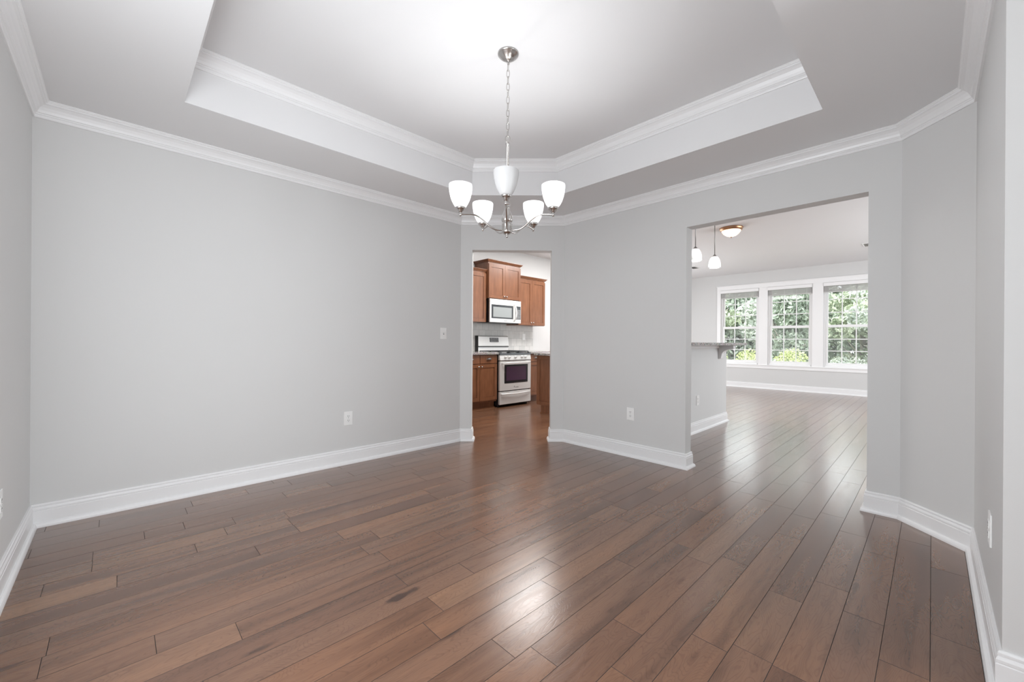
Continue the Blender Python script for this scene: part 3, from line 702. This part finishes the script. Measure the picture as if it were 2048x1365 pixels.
def gas_range():
    x0, x1, y = 4.702, 5.472, 5.14; xc = (x0 + x1) / 2
    t = thing('gas_range', 'stainless steel gas range with black cooktop grates under the microwave', 'stove', (xc, y, 0))
    MB().box((x0, y + .045, .03), (x1, YK - .03, .905)).build('body', BLACK, t)
    for a in (x0 + .04, x1 - .04):
        for b in (y + .10, YK - .12): MB().lathe([(.02, 0), (.02, .03)], (a, b, 0), 12).build('foot', BLACK, t)
    d = MB().box((x0, y, .285), (x1, y + .042, .795)).build('oven_door', STEEL, t, bevel=.004)
    w_ = MB().box((x0 + .105, y - .003, .41), (x1 - .085, y + .001, .735)).build('door_frame_glass', BLACK, d, bevel=.002)
    MB().box((x0 + .15, y - .0045, .455), (x1 - .13, y - .0031, .70)).build('window', OVENGLASS, d)
    bar = [(x0 + .05, y, .762), (x0 + .055, y - .035, .762), (x0 + .12, y - .052, .764), (xc, y - .060, .766), (x1 - .12, y - .052, .764), (x1 - .055, y - .035, .762), (x1 - .05, y, .762)]
    MB().tube(bar, .011, 10).build('handle', STEEL, d)
    text(d, 'F', .046, (xc - .047, y - .0008, .325), MARK); text(d, 'RIGIDAIRE', .018, (xc - .019, y - .0008, .325), MARK)
    dr = MB().box((x0, y, .050), (x1, y + .042, .268)).build('storage_drawer', STEEL, t, bevel=.004)
    MB().tube([(x0 + .03, y, .232), (x0 + .05, y - .025, .230), (xc, y - .038, .224), (x1 - .05, y - .025, .230), (x1 - .03, y, .232)], .010, 10).build('handle', STEEL, dr)
    cp = MB().extrude([(y - .004, .812), (y + .05, .812), (y + .05, .905), (y + .012, .905)], 'x', x0, x1).build('control_panel', STEEL, t, bevel=.003)
    MB().box((x0 + .01, y + .004, .797), (x1 - .01, y + .04, .811)).build('vent_strip', DARKMETAL, t)
    for kx in (4.832, 4.918, 5.070, 5.234, 5.322):
        MB().lathe([(.0001, -.034), (.017, -.033), (.019, -.026), (.021, -.006), (.025, -.003), (.025, .004), (.0001, .004)], (kx, y + .002, .866), 20, axis='y').box((kx - .003, y - .036, .850), (kx + .003, y - .030, .884)).build('burner_knob', STEEL, cp)
    ck = MB().box((x0 - .002, y - .002, .905), (x1 + .002, YK - .09, .930)).build('cooktop', mat('grey_enamel', (.10, .11, .12), .2), t, bevel=.004)
    g = MB(); yb = YK - .13; ya = y + .05; z = .958
    for gx0, gx1 in ((x0 + .02, x0 + .26), (x0 + .27, x1 - .27), (x1 - .26, x1 - .02)):
        for xx in (gx0, gx1): g.box((xx - .005, ya, z), (xx + .005, yb, z + .012))
        for yy in (ya, (ya + yb) / 2, yb): g.box((gx0, yy - .005, z), (gx1, yy + .005, z + .012))
        for xx in (gx0 + (gx1 - gx0) / 3, gx0 + 2 * (gx1 - gx0) / 3): g.box((xx - .004, ya, z + .001), (xx + .004, yb, z + .011))
        for xx in (gx0, gx1):
            for yy in (ya, yb): g.box((xx - .006, yy - .006, .930), (xx + .006, yy + .006, z))
    g.build('grates', IRON, ck)
    for bx_ in (x0 + .14, xc, x1 - .14):
        for by in (ya + .13, yb - .12): MB().lathe([(.045, .930), (.045, .938), (.030, .942), (.030, .950), (.0001, .952)], (bx_, by, 0), 20).build('burner', IRON, ck)
    # backguard
    bg = MB().extrude([(5.735, .93), (YK - .012, .93), (YK - .012, 1.245), (5.765, 1.245), (5.745, 1.225), (5.725, 1.075), (5.725, 1.05), (5.745, 1.045)], 'x', x0 + .004, x1 - .004).build('backguard', STEEL, t, bevel=.004)
    MB().box((x0 - .001, 5.73, .93), (x0 + .004, YK - .012, 1.243)).build('side_cap', BLACK, bg)
    MB().box((x0 + .01, 5.722, 1.035), (x1 - .01, 5.746, 1.044)).build('vent_slot', BLACK, bg)
    cpn = MB().extrude([(5.7262, 1.125), (5.736, 1.125), (5.746, 1.208), (5.7375, 1.208)], 'x', 4.985, 5.20).build('display', GREYGLASS, bg)
    b_ = MB()
    for i in range(6):
        for j in range(3): 
            zz = 1.137 + j * .024; yy = 5.7255 + (zz - 1.125) * .136
            b_.box((5.005 + i * .031, yy - .0006, zz), (5.022 + i * .031, yy + .001, zz + .007))
    b_.build('buttons', BLIND, bg)
gas_range()

def microwave():
    x0, x1, y, z0, z1 = 4.702, 5.476, 5.41, 1.475, 1.895
    t = thing('microwave', 'stainless steel over-the-range microwave with dark window and curved handle', 'microwave', ((x0 + x1) / 2, YK, z0))
    MB().box((x0 + .002, y + .03, z0 + .012), (x1 - .002, YK - .01, z1 - .001)).build('body', BLACK, t)
    MB().box((x0 + .02, y + .04, z0 - .004), (x1 - .02, YK - .03, z0 + .0115)).build('underside', BLACK, t)
    f = MB().box((x0, y, z0 + .004), (x1, y + .0295, z1 - .052)).build('door', STEEL, t, bevel=.004)
    MB().box((x0, y, z1 - .049), (x1, y + .0295, z1 - .002)).build('vent_panel', STEEL, t, bevel=.003)
    MB().box((x0 + .035, y - .002, z0 + .075), (x1 - .205, y, z1 - .10)).build('window_frame', GREYGLASS, f)
    MB().box((x0 + .075, y - .0032, z0 + .10), (x1 - .245, y - .0021, z1 - .14)).build('window', mat('microwave_glass', (.28, .30, .30), .12, spec=.8), f)
    MB().box((x1 - .145, y - .002, z0 + .075), (x1 - .012, y, z1 - .10)).build('control_panel', GREYGLASS, f)
    b_ = MB()
    for i in range(4):
        for j in range(7): b_.box((x1 - .13 + i * .028, y - .0028, z0 + .088 + j * .026), (x1 - .113 + i * .028, y - .0021, z0 + .097 + j * .026))
    b_.build('buttons', BLIND, f)
    hx = x1 - .190; pts = [(hx + .004, y - .001, z0 + .035), (hx + .012, y - .025, z0 + .06), (hx + .020, y - .045, z0 + .12), (hx + .022, y - .052, (z0 + z1) / 2 - .02), (hx + .020, y - .045, z1 - .15), (hx + .012, y - .025, z1 - .09), (hx + .004, y - .001, z1 - .068)]
    MB().tube(pts, [.006, .010, .013, .014, .013, .010, .006], 12).build('handle', STEEL, f)
    text(f, 'FRIGIDAIRE', .016, (5.04, y - .0007, z0 + .030), MARK)
microwave()

# island: end panel faces the doorway
def island():
    x0, x1, y0, y1 = 4.855, 6.1, 3.60, 4.430
    t = thing('kitchen_island', 'dark brown kitchen island with panelled end, cut by the right doorway jamb', 'kitchen island', (x0, (y0 + y1) / 2, 0))
    MB().box((x0 + .02, y0 + .005, .128), (x1, y1 - .005, .919)).build('body', WOOD, t)
    MB().box((x0 + .012, y0 + .08, 0), (x1 - .02, y1 - .085, .1275)).build('plinth', WOOD, t)
    MB().box((x0 + .0, y0 + .075, 0), (x0 + .012, y1 - .080, .016)).build('shoe_strip', WOOD, t)
    st = .062; m_ = MB()
    m_.box((x0, y0, .13), (x0 + .0195, y0 + st, .918)).box((x0, y1 - st, .13), (x0 + .0195, y1, .918)).box((x0, y0 + st, .13), (x0 + .0195, y1 - st, .13 + st)).box((x0, y0 + st, .918 - st), (x0 + .0195, y1 - st, .918))
    m_.box((x0 + .010, y0 + st, .13 + st), (x0 + .0102, y1 - st, .918 - st), 1).box((x0 + .0085, y0 + st + .004, .134 + st), (x0 + .018, y1 - st - .004, .914 - st))
    m_.build('end_panel', [WOOD, GLAZE], t, bevel=.002)
island()
slab('island_countertop', (4.815, 3.56, .9195), (6.14, 4.465, .957), 'speckled granite top of the kitchen island, just inside the right doorway jamb')
plate((4.855 + .0085, 4.085, .735), (-1, 0), 'white outlet on the island end panel at the right doorway jamb', 'decora', grp=None)

# raised bar counter with corbel
slab('bar_countertop', (XB + T + .002, 1.828, 1.1065), (6.43, 2.33, 1.141), 'grey granite raised bar counter on the half wall, overhanging toward the opening')
cb = [(BY, 1.1055), (1.892, 1.1055), (1.888, 1.096), (1.893, 1.083), (1.886, 1.070), (1.896, 1.058), (1.915, 1.053)]
for k in range(1, 9):
    a = R(90) * k / 8; cb.append((1.915 + .128 * math.sin(a) * 1.0 if False else 1.915 + .125 * math.sin(a), 1.053 - .085 * (1 - math.cos(a))))
cb += [(2.046, .945), (2.052, .925), (2.062, .915), (BY, .915)]
o = MB().extrude(cb, 'x', 6.045, 6.135).build('corbel', TRIM, bevel=.002)
tag(o, 'white scrolled corbel bracket under the bar counter end', 'bracket')

# ------------------------------------------------------------------ outside
MB().add([(XW + T, -25, -.25), (60, -25, -.25), (60, 40, -.25), (XW + T, 40, -.25)], [(0, 1, 2, 3)]).build('ground', LAWN, kind='structure')
rl = random.Random(3)
def leaves(mb, c, rad, n_, size, shell=.55):
    for _ in range(n_):
        while True:
            p = Vector((rl.uniform(-1, 1), rl.uniform(-1, 1), rl.uniform(-1, 1)))
            if shell < p.length <= 1: break
        p = Vector((c[0] + p.x * rad[0], c[1] + p.y * rad[1], c[2] + p.z * rad[2]))
        d = Vector((rl.gauss(0, 1), rl.gauss(0, 1), rl.gauss(0, .6))).normalized(); u = d.orthogonal().normalized(); u.rotate(Matrix.Rotation(rl.uniform(0, 6.28), 3, d)); w_ = d.cross(u)
        s = size * rl.uniform(.6, 1.3)
        mb.add([p - u * s, p + w_ * s * .45 + d * s * .12, p + u * s, p - w_ * s * .45 + d * s * .12], [(0, 1, 2, 3)])
def tree(x, y, h, rad, leaf, label, nclump=16, nleaf=260, size=.09, low=.0):
    t = thing('tree', label, 'tree', (x, y, -.25), 'trees beyond the windows')
    br = MB().tube([(x, y, -.25), (x + .05, y + .03, h * .3), (x - .05, y + .1, h * .62)], [.11, .09, .05], 8)
    for k in range(9):
        a = rl.uniform(0, 6.28); z = h * rl.uniform(.12, .6); r_ = rad * rl.uniform(.6, 1)
        br.tube([(x, y, z), (x + math.cos(a) * r_ * .5, y + math.sin(a) * r_ * .5, z + .25), (x + math.cos(a) * r_, y + math.sin(a) * r_, z + rl.uniform(.2, .8))], [.04, .025, .010], 6)
    br.build('trunk', BARK, t)
    cr_ = MB()
    for k in range(nclump):
        a = rl.uniform(0, 6.28); q = rl.uniform(0, 1) ** .6 * rad * .8; z = rl.uniform(low, h)
        leaves(cr_, (x + math.cos(a) * q, y + math.sin(a) * q, z), (rad * .5, rad * .5, h * .13), nleaf, size, .2)
    cr_.build('foliage', leaf, t)
tree(15.9, 6.0, 3.0, 1.05, LEAF_M, 'leafy mid green tree filling the leftmost window', 20, 300, .085)
tree(16.3, 3.3, 3.05, 1.0, LEAF_D, 'dark green tree seen through the middle window', 20, 300, .08)
tree(16.1, .7, 3.0, 1.0, LEAF_G, 'grey green twiggy tree seen through the rightmost window', 20, 300, .06)
tree(19.3, 7.4, 3.35, 1.1, LEAF_D, 'dark tree standing further back behind the leftmost window', 22, 300, .11)
tree(19.4, 4.5, 3.4, 1.1, LEAF_G, 'grey green tree further back between the left and middle windows', 22, 300, .10)
tree(19.3, 1.7, 3.4, 1.1, LEAF_M, 'mid green tree further back between the middle and right windows', 22, 300, .11)
tree(19.2, -1.3, 3.3, 1.1, LEAF_D, 'dark tree further back at the right edge of the rightmost window', 20, 280, .10)
mb = MB()
for k in range(44):
    leaves(mb, (23.2 + rl.uniform(-.4, .4), -4 + (k % 22) * .85, (.9, 2.75)[k // 22]), (.9, 1.0, 1.35), 650, .17, .1)
tag(mb.build('hedge', LEAF_D), 'tall dense dark evergreen hedge behind all the trees outside the windows', 'hedge')
def shrub(x, y, r_, h, label, leaf=LEAF_Y):
    m_ = MB(); leaves(m_, (x, y, h / 2 - .25), (r_, r_, h / 2 + .1), 1500, .045, .55)
    for k in range(10):
        a = k * .63; m_.tube([(x, y, -.25), (x + math.cos(a) * r_ * .6, y + math.sin(a) * r_ * .6, h * .5 - .1)], .008, 5)
    o = m_.build('shrub', leaf); tag(o, label, 'shrub', 'shrubs below the windows')
shrub(13.9, 5.0, .52, 1.22, 'bright yellow green shrub below the leftmost window, beside the bar corbel')
shrub(13.9, 3.88, .50, 1.12, 'bright yellow green shrub between the leftmost and middle windows')
shrub(13.9, 2.80, .50, 1.16, 'bright yellow green shrub low in the left half of the middle window')
shrub(14.4, 1.60, .60, .95, 'grey green low shrub at the bottom of the rightmost window', LEAF_G)
